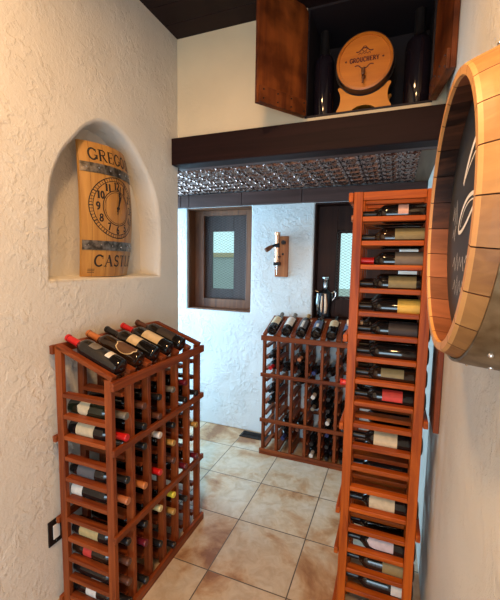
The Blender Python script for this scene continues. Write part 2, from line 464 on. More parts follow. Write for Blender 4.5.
# back wall with two window openings
W1 = (-1.893, -1.222, 1.138, 2.112); W2 = (-.650, .03, 1.124, 2.112)
T = .30
def back_wall():
    xs = [-3.0, W1[0], W1[1], W2[0], W2[1], XR+.15]; zs = sorted({0, W1[2], W2[2], W1[3], 2.30})
    b = MB(); nx, nz = len(xs), len(zs)
    vs = [(x, y, z) for y in (YB, YB+T) for z in zs for x in xs]; fs = []
    def hole(i, k):
        for W in (W1, W2):
            if xs[i] >= W[0]-1e-6 and xs[i+1] <= W[1]+1e-6 and zs[k] >= W[2]-1e-6 and zs[k+1] <= W[3]+1e-6: return True
        return i < 0 or k < 0
    N = nx*nz; V = lambda i, k, s: s*N+k*nx+i
    solid = lambda i, k: 0 <= i < nx-1 and 0 <= k < nz-1 and not hole(i, k)
    for i in range(nx-1):
        for k in range(nz-1):
            if not solid(i, k): continue
            fs.append((V(i, k, 0), V(i+1, k, 0), V(i+1, k+1, 0), V(i, k+1, 0))); fs.append((V(i, k, 1), V(i, k+1, 1), V(i+1, k+1, 1), V(i+1, k, 1)))
            if not solid(i-1, k): fs.append((V(i, k, 0), V(i, k+1, 0), V(i, k+1, 1), V(i, k, 1)))
            if not solid(i+1, k): fs.append((V(i+1, k, 0), V(i+1, k, 1), V(i+1, k+1, 1), V(i+1, k+1, 0)))
            if not solid(i, k-1): fs.append((V(i, k, 0), V(i, k, 1), V(i+1, k, 1), V(i+1, k, 0)))
            if not solid(i, k+1): fs.append((V(i, k+1, 0), V(i+1, k+1, 0), V(i+1, k+1, 1), V(i, k+1, 1)))
    b.add(vs, fs); return structure(b.build('wall_back', M['wall_white']))
wb = back_wall()
bv = wb.modifiers.new('soft edges', 'BEVEL'); bv.width = .01; bv.segments = 2; bv.limit_method = 'ANGLE'
# alcove's left wall with its own daylight opening
b = MB()
b.box(-3.0, -2.85, YU, 2.32, 0, 2.30); b.box(-3.0, -2.85, 3.02, YB, 0, 2.30); b.box(-3.0, -2.85, 2.32, 3.02, 0, .7); b.box(-3.0, -2.85, 2.32, 3.02, 2.1, 2.30)
structure(b.build('wall_alcove', M['wall_white']))

def window(idx, W, lin_mat, frame_mat, glass):
    x0, x1, z0, z1 = W
    gx0, gx1, gz0, gz1 = glass
    root = empty('window_%d' % idx, ((x0+x1)/2, YB+.2, z0)); structure(root)
    o = root.location
    def B(b, name, mat): 
        ob = b.build(name, mat, root); ob.location = -o; return ob
    e = .012
    b = MB()   # board lining of the recess
    b.box(x0+.001, x0+e, YB+.012, YB+.22, z0+.001, z1-.001); b.box(x1-e, x1-.001, YB+.012, YB+.22, z0+.001, z1-.001)
    b.box(x0+e, x1-e, YB+.012, YB+.22, z0+.001, z0+e); b.box(x0+e, x1-e, YB+.012, YB+.22, z1-e, z1-.001)
    B(b, 'lining', lin_mat)
    # frame around the mesh
    fx0, fx1, fz0, fz1 = (x0+.11, x1-.105, z0+.10, z1-.06) if idx == 1 else (gx0-.02, gx1+.02, gz0-.02, gz1+.02)
    b = MB(); ya, yb = YB+.135, YB+.165
    b.box(x0+e, fx0, ya, yb, z0+e, z1-e, .003); b.box(fx1, x1-e, ya, yb, z0+e, z1-e, .003)
    b.box(fx0, fx1, ya, yb, z0+e, fz0, .003); b.box(fx0, fx1, ya, yb, fz1, z1-e, .003)
    B(b, 'frame', frame_mat)
    # sash with one glass opening
    gx0, gx1, gz0, gz1 = glass
    b = MB(); ya, yb = YB+.20, YB+.235
    b.box(x0+e, gx0, ya, yb, z0+e, z1-e, .004); b.box(gx1, x1-e, ya, yb, z0+e, z1-e, .004)
    b.box(gx0, gx1, ya, yb, z0+e, gz0, .004); b.box(gx0, gx1, ya, yb, gz1, z1-e, .004)
    B(b, 'sash', M['sash'] if idx == 1 else M['frame_dark'])
    b = MB(); b.box(gx0-.004, gx1+.004, YB+.214, YB+.218, gz0-.004, gz1+.004); B(b, 'glass_pane', M['pane'])
    # diamond mesh
    b = MB(); ym = YB+.168; px, pz = .024, .0125; t = .0010
    ax0, ax1, az0, az1 = fx0-.012, fx1+.012, fz0-.012, fz1+.012
    s = pz/px
    import itertools
    for sg in (1, -1):
        c = (az0 if sg > 0 else az0)
        lo = min(az0-sg*s*ax0*1, az0-sg*s*ax1); hi = max(az1-sg*s*ax0, az1-sg*s*ax1)
        k = lo
        while k < hi:
            # z = k + sg*s*x clipped
            xa, xb = ax0, ax1
            za, zb = k+sg*s*xa, k+sg*s*xb
            def cl(x): return k+sg*s*x
            xs_ = sorted([(az0-k)/(sg*s), (az1-k)/(sg*s)])
            xa = max(xa, xs_[0]); xb = min(xb, xs_[1])
            if xb-xa > .003:
                p, q = (xa, cl(xa)), (xb, cl(xb))
                d = Vector((q[0]-p[0], q[1]-p[1])).normalized(); nrm = (-d.y*t, d.x*t)
                poly = [(p[0]+nrm[0], p[1]+nrm[1]), (q[0]+nrm[0], q[1]+nrm[1]), (q[0]-nrm[0], q[1]-nrm[1]), (p[0]-nrm[0], p[1]-nrm[1])]
                yy = ym+(0 if sg > 0 else .0012)
                b.prism(poly, yy, yy+.0012)
            k += pz*2
    ob = B(b, 'wire_mesh', M['mesh'])
    return root
window(1, W1, M['frame_wood'], M['frame_wood'], (-1.725, -1.485, 1.335, 1.905))
window(2, W2, M['frame_dark'], M['frame_dark'], (-.455, -.30, 1.315, 1.872))
# plaster sill under the second window
b = MB(); b.box(W2[0]-.02, W2[1]+.02, YB-.02, YB+.005, W2[2]-.028, W2[2]-.002, .005); structure(b.build('trim_5', M['wall']))

# outside
b = MB(); b.box(-14, 10, 3.6, 26, -.3, -.1); structure(b.build('ground', M['earth']))
gw = empty('garden_wall', (-4.5, 8, -.1))
b = MB(); b.box(-3.5, 2.2, 0, .25, 0, 1.82); b.build('wall_body', M['garden'], gw)
b = MB(); b.box(-3.55, 2.25, -.04, .29, 1.82, 1.93, .01); b.build('coping', M['coping'], gw)
tag(gw, 'pale grey garden wall with tan coping outside the left window', 'wall')

# ------------------------------------------------------------------ wine bottles
PROF = [(0.004, 0), (0.0, .012), (0.0, .030), (.003, .0372), (.010, .0393), (.190, .0393), (.203, .0372), (.214, .030), (.223, .021), (.232, .0158), (.245, .0143), (.292, .0140), (.293, .0158), (.302, .0158), (.304, .0140), (.304, .011)]
def bottle_mesh(mat):
    b = MB(); b.lathe(PROF, 24)
    o = b.build('glass', mat); me = o.data; bpy.data.objects.remove(o); return me
def cap_mesh(mat, z0=.232):
    b = MB(); b.lathe([(z0, .0160), (.247, .0149), (.2925, .0146), (.2935, .0164), (.3025, .0164), (.3052, .0148), (.3056, 0)], 20)
    o = b.build('capsule', mat); me = o.data; bpy.data.objects.remove(o); return me
def label_mesh(mat, a0, a1, ang, shape='rect', r=.0397):
    """label wrapped over the +Z side"""
    n = 18; b = MB(); vs = []; fs = []
    m = 10
    for i in range(m+1):
        t = i/m
        h = ang/2
        if shape == 'oval': h = ang/2*math.sqrt(max(0, 1-(2*t-1)**2))
        if shape == 'arch': h = ang/2*(1 if t < .6 else math.sqrt(max(0, 1-((t-.6)/.4)**2)))
        if shape == 'shield': h = ang/2*(1 if t > .4 else math.sqrt(max(0, 1-((.4-t)/.4)**2)))
        h = max(h, .02)
        for k in range(n+1):
            a = -h+2*h*k/n
            vs.append((a0+(a1-a0)*t, r*math.sin(a), r*math.cos(a)))
    for i in range(m):
        for k in range(n): fs.append((i*(n+1)+k, i*(n+1)+k+1, (i+1)*(n+1)+k+1, (i+1)*(n+1)+k))
    b.add(vs, fs, 0, True)
    o = b.build('label', mat, fix=False); me = o.data; bpy.data.objects.remove(o); return me
GLASS = {k: bottle_mesh(M['glass_'+k]) for k in ('black', 'green', 'brown', 'purple')}
CAPM = {k: cap_mesh(M['cap_'+k]) for k in CAPS}
_lab = {}
def labm(color, a0, a1, ang, shape, r=.0397):
    k = (color, a0, a1, ang, shape, r)
    if k not in _lab: _lab[k] = label_mesh(M['lab_'+color], a0, a1, ang, shape, r)
    return _lab[k]
def bottle(loc, rot, glass, cap, labels, label, group, roll=0.):
    root = empty('wine_bottle', loc); 
    root.rotation_mode = 'QUATERNION'; root.rotation_quaternion = (rot @ Matrix.Rotation(roll, 3, 'X')).to_quaternion()
    g = bpy.data.objects.new('glass', GLASS[glass]); COL.objects.link(g); g.parent = root
    c = bpy.data.objects.new('capsule', CAPM[cap]); COL.objects.link(c); c.parent = root
    for i, l in enumerate(labels):
        o = bpy.data.objects.new('label', labm(*l)); COL.objects.link(o); o.parent = root
        if len(l) > 5: pass
        o['label'] = l[0]+' paper label'
    tag(root, label, 'wine bottle', group)
    return root

# ------------------------------------------------------------------ racks
PITCH, CELL, LAD0, DEPTH = .097, .1195, .0215, .309
PT, PW = .022, .037      # post thickness across, width along depth
RB = .023                # half width of a rung across
def rack_meshes(nr, top_front, top_back, W_):
    d = {}
    def mk(key, fn, mat):
        b = MB(); fn(b); o = b.build(key, mat); d[key] = o.data; bpy.data.objects.remove(o)
    mk('post_front', lambda b: b.box(-PW/2, PW/2, -PT/2, PT/2, 0, top_front, .002), W_[2])
    mk('post_back', lambda b: b.box(-PW/2, PW/2, -PT/2, PT/2, 0, top_back, .002), W_[2])
    for key, a, c in (('rung', -RB, RB), ('rung_first', -PT/2, RB), ('rung_last', -RB, PT/2)):
        mk(key, lambda b, a=a, c=c: b.box(PW+.0005, DEPTH-PW-.0005, a, c, -.020, 0, .003), W_[0])
    return d
def rack(name, loc, rz, cols, nr, rails, style, label, back_rails=None):
    """local x: depth from the back (0) to the front (.30); local y: along the rack"""
    root = empty(name, loc, (0, 0, rz))
    ztop = .048+PITCH*(nr-1)
    if style == 'display': tf, tb = ztop+.092, ztop+.205
    else: tf = tb = 1.893
    W_ = [M['redwood_lit'+a] for a in ('', '_y', '_z')] if style == 'tall' else [M['redwood'+a] for a in ('', '_y', '_z')]
    ms = rack_meshes(nr, tf, tb, W_)
    def put(nm, me, loc, rot=None):
        o = bpy.data.objects.new(nm, me); COL.objects.link(o); o.parent = root; o.location = loc
        if rot: o.rotation_euler = rot
        return o
    wid = LAD0*2+CELL*cols
    for i in range(cols+1):
        y = LAD0+CELL*i
        put('post', ms['post_front'], (DEPTH-PW/2, y, 0)); put('post', ms['post_back'], (PW/2, y, 0))
        for k in range(nr): put('rung', ms['rung_first' if i == 0 else 'rung_last' if i == cols else 'rung'], (0, y, .048+PITCH*k))
        if style == 'display':
            b = MB(); dz = (tb-tf); dx = DEPTH-PW
            sl = math.atan2(dz-.004, DEPTH)
            ln = math.hypot(DEPTH, dz)
            X = Matrix.Translation((0, 0, tb-.008)) @ Matrix.Rotation(sl, 4, 'Y')
            b.box(.004, ln-.002, -PT/2 if i == 0 else -RB+.003, PT/2 if i == cols else RB-.003, 0, .020, .003, X=X)
            o = b.build('sloping_rail', W_[0], root); o.location = (0, y, 0)
        else:
            b = MB(); b.box(PW+.0005, DEPTH-PW-.0005, -PT/2, PT/2, tf-.034, tf-.001, .003)
            o = b.build('top_rail', W_[0], root); o.location = (0, y, 0)
    for z in rails:
        b = MB(); b.box(DEPTH+.0005, DEPTH+.019, 0, wid, z-.030, z, .003); b.build('front_rail', W_[1], root)
    for z in (back_rails or rails):
        b = MB(); b.box(-.019, -.0005, 0, wid, z-.030, z, .003); b.build('back_rail', W_[1], root)
    b = MB(); b.box(DEPTH+.0005, DEPTH+.021, 0, wid, 0, .045, .003); b.build('base_board', W_[1], root)
    b = MB(); b.box(-.019, -.0005, 0, wid, .002, .034, .003); b.build('back_rail', W_[1], root)
    if style == 'display':
        b = MB(); b.box(DEPTH+.0005, DEPTH+.021, 0, wid, tf-.042, tf-.002, .003); b.build('front_lip', W_[1], root)
        b = MB(); b.box(-.019, -.0005, 0, wid, tb-.035, tb+.005, .003); b.build('back_rail', W_[1], root)
    else:
        b = MB(); b.box(DEPTH+.0005, DEPTH+.019, 0, wid, tf-.04, tf-.003, .003); b.build('front_rail', W_[1], root)
        b = MB(); b.box(-.019, -.0005, 0, wid, tf-.04, tf-.003, .003); b.build('back_rail', W_[1], root)
    tag(root, label, 'wine rack')
    M4 = Matrix.Translation(Vector(loc)) @ Matrix.Rotation(rz, 4, 'Z')
    return M4, tf, tb, wid
HB = .0395
GAP = CELL/2-RB
LIFT = math.sqrt(.0400**2-GAP**2)
ORD = ['lowest', 'second', 'third', 'fourth', 'fifth', 'sixth', 'seventh', 'eighth', 'ninth', 'tenth', 'eleventh', 'twelfth', 'thirteenth', 'fourteenth', 'fifteenth', 'sixteenth', 'seventeenth', 'eighteenth', 'nineteenth']
ROW = lambda r: ORD[r]+(' row' if r == 0 else ' row up')
NUM = ['first', 'second', 'third', 'fourth', 'fifth', 'sixth']
def shelve(M4, col, row, glass, cap, labels, label, group, out=.045, roll=0., flip=False):
    p = M4 @ Vector((out, LAD0+CELL*(col+.5), .048+PITCH*row+LIFT))
    bottle(p, M4.to_3x3(), glass, cap, labels, label, group, roll)

# ---- short rack by the left wall
ML, tfL, tbL, widL = rack('wine_rack', (-1.36, 1.125, 0), 0, 6, 11, (.042+8*PITCH, .042+4*PITCH), 'display',
    'waist-high redwood wine rack with slanted bottle display on top, against the left wall')
S_ = 1.05   # roll that turns a label to the passage side
left = {
 (0, 9): ('green', 'grey', [('cream', .06, .13, 2.2, 'oval')], 'wine bottle with round cream label and grey neck'),
 (0, 8): ('black', 'red', [('cream', .05, .15, 2.3, 'rect'), ], 'wine bottle with tall cream label and red capsule'),
 (0, 6): ('black', 'black', [('grey', .05, .15, 2.0, 'rect')], 'wine bottle with dim grey label and black capsule'),
 (0, 5): ('black', 'copper', [('white', .01, .075, 2.1, 'rect')], 'wine bottle with white label and copper capsule'),
 (0, 3): ('black', 'black', [('tan', .05, .16, 1.9, 'rect')], 'wine bottle with long tan label'),
 (0, 2): ('brown', 'brown', [('red', .07, .12, 1.8, 'rect')], 'wine bottle with small red label'),
 (0, 1): ('black', 'brown', [], 'unlabelled dark wine bottle with brown capsule'),
 (0, 0): ('black', 'black', [('white', .08, .14, 2.1, 'rect')], 'wine bottle with white label'),
 (1, 9): ('black', 'brown', [], 'wine bottle with brown neck'),
 (1, 8): ('black', 'black', [], 'wine bottle with black neck'),
 (1, 7): ('brown', 'black', [], 'wine bottle with black neck'),
 (1, 5): ('black', 'orange', [], 'wine bottle with orange capsule'),
 (1, 3): ('black', 'black', [], 'wine bottle with black neck'),
 (1, 2): ('brown', 'maroon', [], 'wine bottle with maroon neck'),
 (1, 0): ('black', 'black', [], 'wine bottle with black neck'),
 (2, 9): ('black', 'black', [], 'wine bottle with black neck'),
 (2, 8): ('brown', 'brown', [], 'wine bottle with brown neck'),
 (2, 7): ('black', 'white', [], 'wine bottle with white capsule'),
 (2, 5): ('black', 'red', [], 'wine bottle with red capsule'),
 (2, 3): ('black', 'cream', [], 'wine bottle with cream capsule'),
 (2, 1): ('black', 'black', [], 'wine bottle with black neck'),
 (3, 9): ('black', 'grey', [], 'wine bottle with grey neck'),
 (3, 7): ('black', 'black', [], 'wine bottle with black neck'),
 (3, 6): ('black', 'gold', [], 'wine bottle with gold capsule'),
 (3, 5): ('brown', 'brown', [], 'wine bottle with brown neck'),
 (3, 3): ('black', 'yellow', [], 'wine bottle with yellow capsule'),
 (3, 2): ('brown', 'gold', [], 'wine bottle with gold capsule'),
 (3, 0): ('black', 'black', [], 'wine bottle with black neck'),
 (4, 9): ('black', 'maroon', [], 'wine bottle with maroon neck'),
 (4, 8): ('black', 'black', [], 'wine bottle with black neck'),
 (4, 4): ('black', 'maroon', [], 'wine bottle with maroon neck'),
 (4, 2): ('black', 'black', [], 'wine bottle with black neck'),
 (5, 8): ('black', 'black', [], 'wine bottle with black neck'),
 (5, 6): ('brown', 'gold', [], 'wine bottle with gold capsule'),
 (5, 4): ('black', 'maroon', [], 'wine bottle with maroon neck'),
}
for (c, r), (g, cap, labs, txt) in left.items():
    shelve(ML, c, r, g, cap, labs, '%s, %s, %s column, left rack' % (txt, ROW(r), ['nearest', 'second', 'third', 'fourth', 'fifth', 'farthest'][c]), 'wine bottles lying in the left rack', .022, S_)

# display row on top: necks up at the wall, butts down at the lip
def display(M4, tf, tb, i, glass, cap, labels, label, group, roll=0., up=.0):
    sl = math.atan2(tb-tf-.004, DEPTH)
    gap = CELL/2-RB+.003
    lift = math.sqrt(.0400**2-gap**2)
    # slope direction from front to back, up
    top = Vector((0, 0, tb+.004+.018/math.cos(sl)))
    d = Vector((-math.cos(sl), 0, math.sin(sl))); nrm = Vector((math.sin(sl), 0, math.cos(sl)))
    start = Vector((DEPTH-.008, 0, 0)); t = (DEPTH-.008)
    lift = math.sqrt((.0400*1.05)**2-gap**2)
    p = Vector((DEPTH-.012, LAD0+CELL*(i+.5), tb-.008+.020/math.cos(sl)-math.tan(sl)*(DEPTH-.012)))+nrm*lift
    p += d*up
    w = M4 @ p
    # bottle local x -> d, y -> across, z -> nrm
    x = d; z = nrm; y = z.cross(x)
    A = Matrix(((x.x, y.x, z.x), (x.y, y.y, z.y), (x.z, y.z, z.z)))
    o = bottle(w, M4.to_3x3() @ A, glass, cap, labels, label, group, roll); o.scale = (1.05, 1.05, 1.05)
disp = [('black', 'red', [('slate', .115, .165, 1.0, 'shield'), ('white', .05, .075, 1.1, 'rect')], 'display bottle with red capsule and dark emblem label, nearest on the left rack'),
        ('brown', 'orange', [('cream', .022, .132, 2.0, 'oval'), ('brown', .028, .126, 1.85, 'oval', .0401)], 'display bottle with orange neck and brown cream-edged label, second on left rack'),
        ('black', 'black', [('cream', .09, .15, 2.0, 'rect')], 'display bottle with black neck and short cream label, third on left rack'),
        ('black', 'red', [('cream', .055, .155, 2.0, 'rect')], 'display bottle with red capsule and large cream label, fourth on left rack'),
        ('black', 'brown', [('dark', .05, .15, 1.9, 'rect')], 'display bottle with brown neck and dark label, fifth on left rack'),
        ('green', 'black', [('dark', .06, .14, 1.9, 'rect')], 'display bottle with black neck and dark label, farthest on left rack')]
for i, (g, cap, labs, txt) in enumerate(disp):
    if i < 5: display(ML, tfL, tbL, i, g, cap, labs, txt, 'display bottles on top of the left rack', -.2, up=.0)

# ---- rack under the window, against the back wall
MF, tfF, tbF, widF = rack('wine_rack', (-.985, 3.09, 0), -PI/2, 6, 10, (.048+7*PITCH-.03, .048+3*PITCH-.030), 'display',
    'low redwood wine rack with slanted bottle display, against the white back wall under the window')
far = {
 (0, 8): ('black', 'black'), (0, 7): ('black', 'red'), (0, 5): ('black', 'black'), (0, 4): ('black', 'black'), (1, 7): ('black', 'black'), (1, 1): ('black', 'blue'), (1, 2): ('black', 'black'),
 (2, 8): ('brown', 'copper'), (2, 7): ('black', 'black'), (2, 6): ('black', 'black'), (2, 2): ('black', 'brown'), (3, 7): ('black', 'blue'), (3, 5): ('black', 'white'), (3, 4): ('black', 'grey'), (3, 1): ('black', 'black'), (3, 0): ('black', 'white'),
 (4, 7): ('black', 'black'), (4, 5): ('black', 'black'), (4, 4): ('black', 'black'), (4, 3): ('black', 'white'), (4, 2): ('black', 'blue'), (4, 1): ('black', 'black'), (4, 0): ('purple', 'black'),
 (5, 8): ('black', 'black'), (5, 4): ('black', 'black'), (5, 3): ('black', 'blue'), (5, 1): ('purple', 'black'), (5, 0): ('black', 'black')}
for (c, r), (g, cap) in far.items():
    shelve(MF, c, r, g, cap, [], 'dark wine bottle with %s neck, %s, %s column, rack under the window' % (cap, ROW(r), ['leftmost', 'second', 'third', 'fourth', 'fifth', 'rightmost'][c]), 'wine bottles lying in the window rack', .012)
dispF = [('black', 'grey', [('cream', .075, .18, 2.0, 'rect')], 'display bottle with grey neck and cream label, leftmost on the window rack'),
         ('black', 'grey', [('white', .06, .185, 2.0, 'rect')], 'display bottle with broad white label, second on the window rack'),
         ('black', 'gold', [('grey', .03, .16, 1.8, 'rect'), ('white', .04, .14, .5, 'rect', .0401)], 'display bottle with gold capsule and white strip, third on window rack'),
         ('black', 'black', [('blue', .05, .16, 1.8, 'rect'), ('white', .06, .11, .5, 'rect', .0401)], 'display bottle with bluish label, fourth on the window rack'),
         ('black', 'black', [('cream', .085, .185, 2.0, 'shield')], 'display bottle with cream shield label, fifth on the window rack'),
         ('black', 'black', [('blue', .05, .16, 1.9, 'rect')], 'display bottle with blue label, beside the tall rack on the window rack')]
for i, (g, cap, labs, txt) in enumerate(dispF):
    display(MF, tfF, tbF, i, g, cap, labs, txt, 'display bottles on top of the window rack')

# ---- tall rack at the right
TX, TY = .140, 1.9605
MT, tfT, tbT, widT = rack('wine_rack', (TX, TY, 0), PI, 3, 19, (.042+13*PITCH, .042+9*PITCH, .042+5*PITCH, .042+3*PITCH), 'tall',
    'tall narrow redwood wine rack at the right with bottles lying one above another', (.978, .488))
SR = -1.1
tall = {
 18: ('black', 'black', [('pink', .11, .148, 1.2, 'rect')], 'wine bottle with small pink label'),
 17: ('brown', 'black', [('olive', .035, .155, 1.4, 'rect')], 'wine bottle with long olive label'),
 16: ('black', 'red', [('slate', .02, .15, 2.6, 'rect')], 'wine bottle with red capsule and slate label'),
 15: ('black', 'black', [('olive', .065, .17, 1.5, 'rect')], 'wine bottle with olive label'),
 14: ('black', 'black', [('yellow', .035, .13, 1.8, 'rect')], 'wine bottle with bright yellow label'),
 13: ('black', 'black', [('dark', .05, .16, 1.9, 'rect')], 'wine bottle with faint dark label'),
 12: ('black', 'black', [], 'unlabelled black wine bottle'),
 11: ('brown', 'black', [('olive', .09, .18, 1.0, 'rect')], 'wine bottle with dull olive strip label'),
 10: ('black', 'black', [('red', .09, .17, 1.3, 'rect')], 'wine bottle with bright red label'),
 8: ('black', 'black', [('cream', .10, .195, 1.8, 'rect')], 'wine bottle with cream label'),
 5: ('black', 'black', [('cream', .095, .20, 2.2, 'rect')], 'wine bottle with large cream label'),
 3: ('black', 'black', [('lavender', .09, .20, 1.5, 'arch')], 'wine bottle with pale lavender label'),
 2: ('brown', 'black', [('gold', .04, .13, 1.8, 'rect')], 'wine bottle with gold label'),
 1: ('black', 'black', [('white', .02, .09, 1.6, 'rect')], 'wine bottle with white label'),
}
for r, (g, cap, labs, txt) in tall.items():
    shelve(MT, 2, r, g, cap, labs, '%s, %s, near side of tall rack' % (txt, ROW(r)), 'wine bottles on the near side of the tall rack', -.010, SR)
tall2 = {18: 'copper', 17: 'black', 16: 'black', 15: 'black', 14: 'black', 13: 'white', 12: 'black', 11: 'black', 10: 'red', 7: 'black', 6: 'black', 3: 'black', 0: 'black'}
for r, cap in tall2.items():
    shelve(MT, 1, r, 'black', cap, [], 'dark wine bottle with %s capsule, %s, middle column of tall rack' % (cap, ROW(r)), 'wine bottles in the middle of the tall rack', .05 if cap == 'red' else (.03 if cap in ('copper', 'white') else 0.))
for r in (18, 17, 16, 15, 14, 13, 12, 11, 10, 8, 5, 2):
    shelve(MT, 0, r, 'black', 'black', [], 'dark wine bottle with black capsule, %s, far column of tall rack' % ROW(r), 'wine bottles in the far column of the tall rack', 0.)

# ------------------------------------------------------------------ lettering from pen strokes
def arc(cx, cy, rx, ry, a0, a1, n=14):
    return [(cx+rx*math.cos(R(a0+(a1-a0)*i/n)), cy+ry*math.sin(R(a0+(a1-a0)*i/n))) for i in range(n+1)]
def sr(x, y, w=.13): return ([(x-w, y), (x+w, y)], .07)
B_, t_ = .16, .08
GL = {
 'G': (.85, [(arc(.45, .5, .36, .47, 42, 330), .14), ([(.80, .42), (.80, .1)], .14), ([(.58, .42), (.92, .42)], .07), ([(.76, .95), (.76, .68)], .06)]),
 'R': (.85, [([(.2, 0), (.2, 1)], B_), ([(.2, .96), (.45, .96)]+arc(.45, .74, .26, .22, 90, -90)+[(.2, .52)], .10), ([(.42, .52), (.82, .02)], .14), sr(.2, .03), sr(.12, .97, .1), sr(.85, .03, .08)]),
 'E': (.78, [([(.2, 0), (.2, 1)], B_), ([(.1, .965), (.72, .965)], .07), ([(.1, .035), (.74, .035)], .07), ([(.2, .51), (.55, .51)], .07), ([(.71, .99), (.71, .78)], .06), ([(.73, .01), (.73, .24)], .06), ([(.55, .62), (.55, .4)], .05)]),
 'O': (.92, [(arc(.46, .5, .36, .46, 0, 360, 26), .14)]),
 'S': (.66, [(arc(.34, .73, .22, .23, 30, 270)+arc(.34, .27, .24, .235, 90, -150), .13), ([(.56, .97), (.56, .74)], .06), ([(.09, .03), (.09, .28)], .06)]),
 'C': (.82, [(arc(.46, .5, .36, .47, 45, 315), .14), ([(.76, .95), (.76, .66)], .06)]),
 'A': (.90, [([(.12, .02), (.46, 1)], .07), ([(.42, 1), (.76, .02)], .17), ([(.24, .36), (.64, .36)], .06), sr(.12, .03), sr(.76, .03)]),
 'T': (.78, [([(.39, 0), (.39, .97)], B_), ([(.04, .965), (.74, .965)], .07), ([(.06, 1), (.06, .74)], .06), ([(.72, 1), (.72, .74)], .06), sr(.39, .03)]),
 'L': (.74, [([(.2, 0), (.2, 1)], B_), ([(.1, .035), (.70, .035)], .07), ([(.69, .01), (.69, .28)], .06), sr(.2, .97)]),
 'U': (.86, [([(.2, .98), (.2, .3)]+arc(.44, .3, .24, .27, 180, 360)+[(.68, .98)], .13), sr(.2, .97), sr(.68, .97)]),
 'H': (.90, [([(.2, 0), (.2, 1)], B_), ([(.7, 0), (.7, 1)], B_), ([(.2, .5), (.7, .5)], .08), sr(.2, .03), sr(.2, .97), sr(.7, .03), sr(.7, .97)]),
 'Y': (.84, [([(.42, 0), (.42, .45)], B_), ([(.42, .42), (.1, .97)], .14), ([(.42, .42), (.74, .97)], .09), sr(.42, .03), sr(.12, .97), sr(.72, .97)]),
 '1': (.5, [([(.26, 0), (.26, .98)], .2), ([(.06, .82), (.3, .97)], .08), sr(.26, .03, .2)]),
 '2': (.62, [(arc(.3, .72, .22, .24, 160, -40)+[(.08, .08)], .15), ([(.04, .06), (.58, .06)], .14)]),
 '3': (.62, [(arc(.28, .75, .21, .21, 150, -90), .15), (arc(.28, .27, .24, .24, 90, -150), .16)]),
 '4': (.66, [([(.42, 0), (.42, .98)], .18), ([(.42, .96), (.04, .3), (.62, .3)], .09)]),
 '5': (.62, [([(.54, .94), (.14, .94), (.12, .52)], .1), (arc(.28, .33, .24, .28, 120, -150), .17)]),
 '6': (.64, [(arc(.32, .3, .22, .26, 0, 360, 20), .15), (arc(.5, .42, .4, .54, 180, 95), .15)]),
 '7': (.6, [([(.06, .93), (.54, .93), (.24, 0)], .16)]),
 '8': (.64, [(arc(.31, .75, .19, .2, 0, 360, 18), .14), (arc(.31, .27, .23, .24, 0, 360, 18), .15)]),
 '9': (.64, [(arc(.31, .7, .22, .26, 0, 360, 20), .15), (arc(.13, .58, .4, .54, 0, -85), .15)]),
 '0': (.66, [(arc(.32, .5, .22, .44, 0, 360, 22), .17)]),
 '*': (.6, [([(.3, .2), (.3, .8)], .12), ([(.05, .6), (.55, .4)], .12), ([(.05, .4), (.55, .6)], .12)]),
 ' ': (.4, []),
}
def stroke(b, pts, w, fmap, mat=0, maxlen=None):
    if maxlen:
        q = [pts[0]]
        for p in pts[1:]:
            a = q[-1]; L = math.hypot(p[0]-a[0], p[1]-a[1]); n = max(1, int(L/maxlen))
            for i in range(1, n+1): q.append((a[0]+(p[0]-a[0])*i/n, a[1]+(p[1]-a[1])*i/n))
        pts = q
    vs = []; fs = []; m = len(pts)
    for i in range(m):
        a = pts[max(i-1, 0)]; c = pts[min(i+1, m-1)]
        if math.hypot(c[0]-a[0], c[1]-a[1]) < 1e-9: a = pts[i]; c = (a[0]+1e-6, a[1])
        L = math.hypot(c[0]-a[0], c[1]-a[1]); nx, ny = -(c[1]-a[1])/L, (c[0]-a[0])/L
        for s in (w/2, -w/2): vs.append(fmap(pts[i][0]+nx*s, pts[i][1]+ny*s))
    for i in range(m-1): fs.append((2*i, 2*i+1, 2*i+3, 2*i+2))
    b.add(vs, fs, mat)
def text_w(s, h, track=.1): return sum(GL[c][0]+track for c in s)*h-track*h
def text(b, s, cx, cy, h, fmap, sx=1., bold=1., mat=0, track=.1, rot=0.):
    """centred at cx,cy"""
    w = text_w(s, h, track)*sx; x = -w/2; cr, srn = math.cos(rot), math.sin(rot)
    for ch in s:
        gw, st = GL[ch]
        for pts, wd in st:
            P = [(x+p[0]*h*sx, (p[1]-.5)*h) for p in pts]
            P = [(cx+p[0]*cr-p[1]*srn, cy+p[0]*srn+p[1]*cr) for p in P]
            stroke(b, P, wd*h*bold, fmap, mat, maxlen=h*.3)
        x += (gw+track)*h*sx

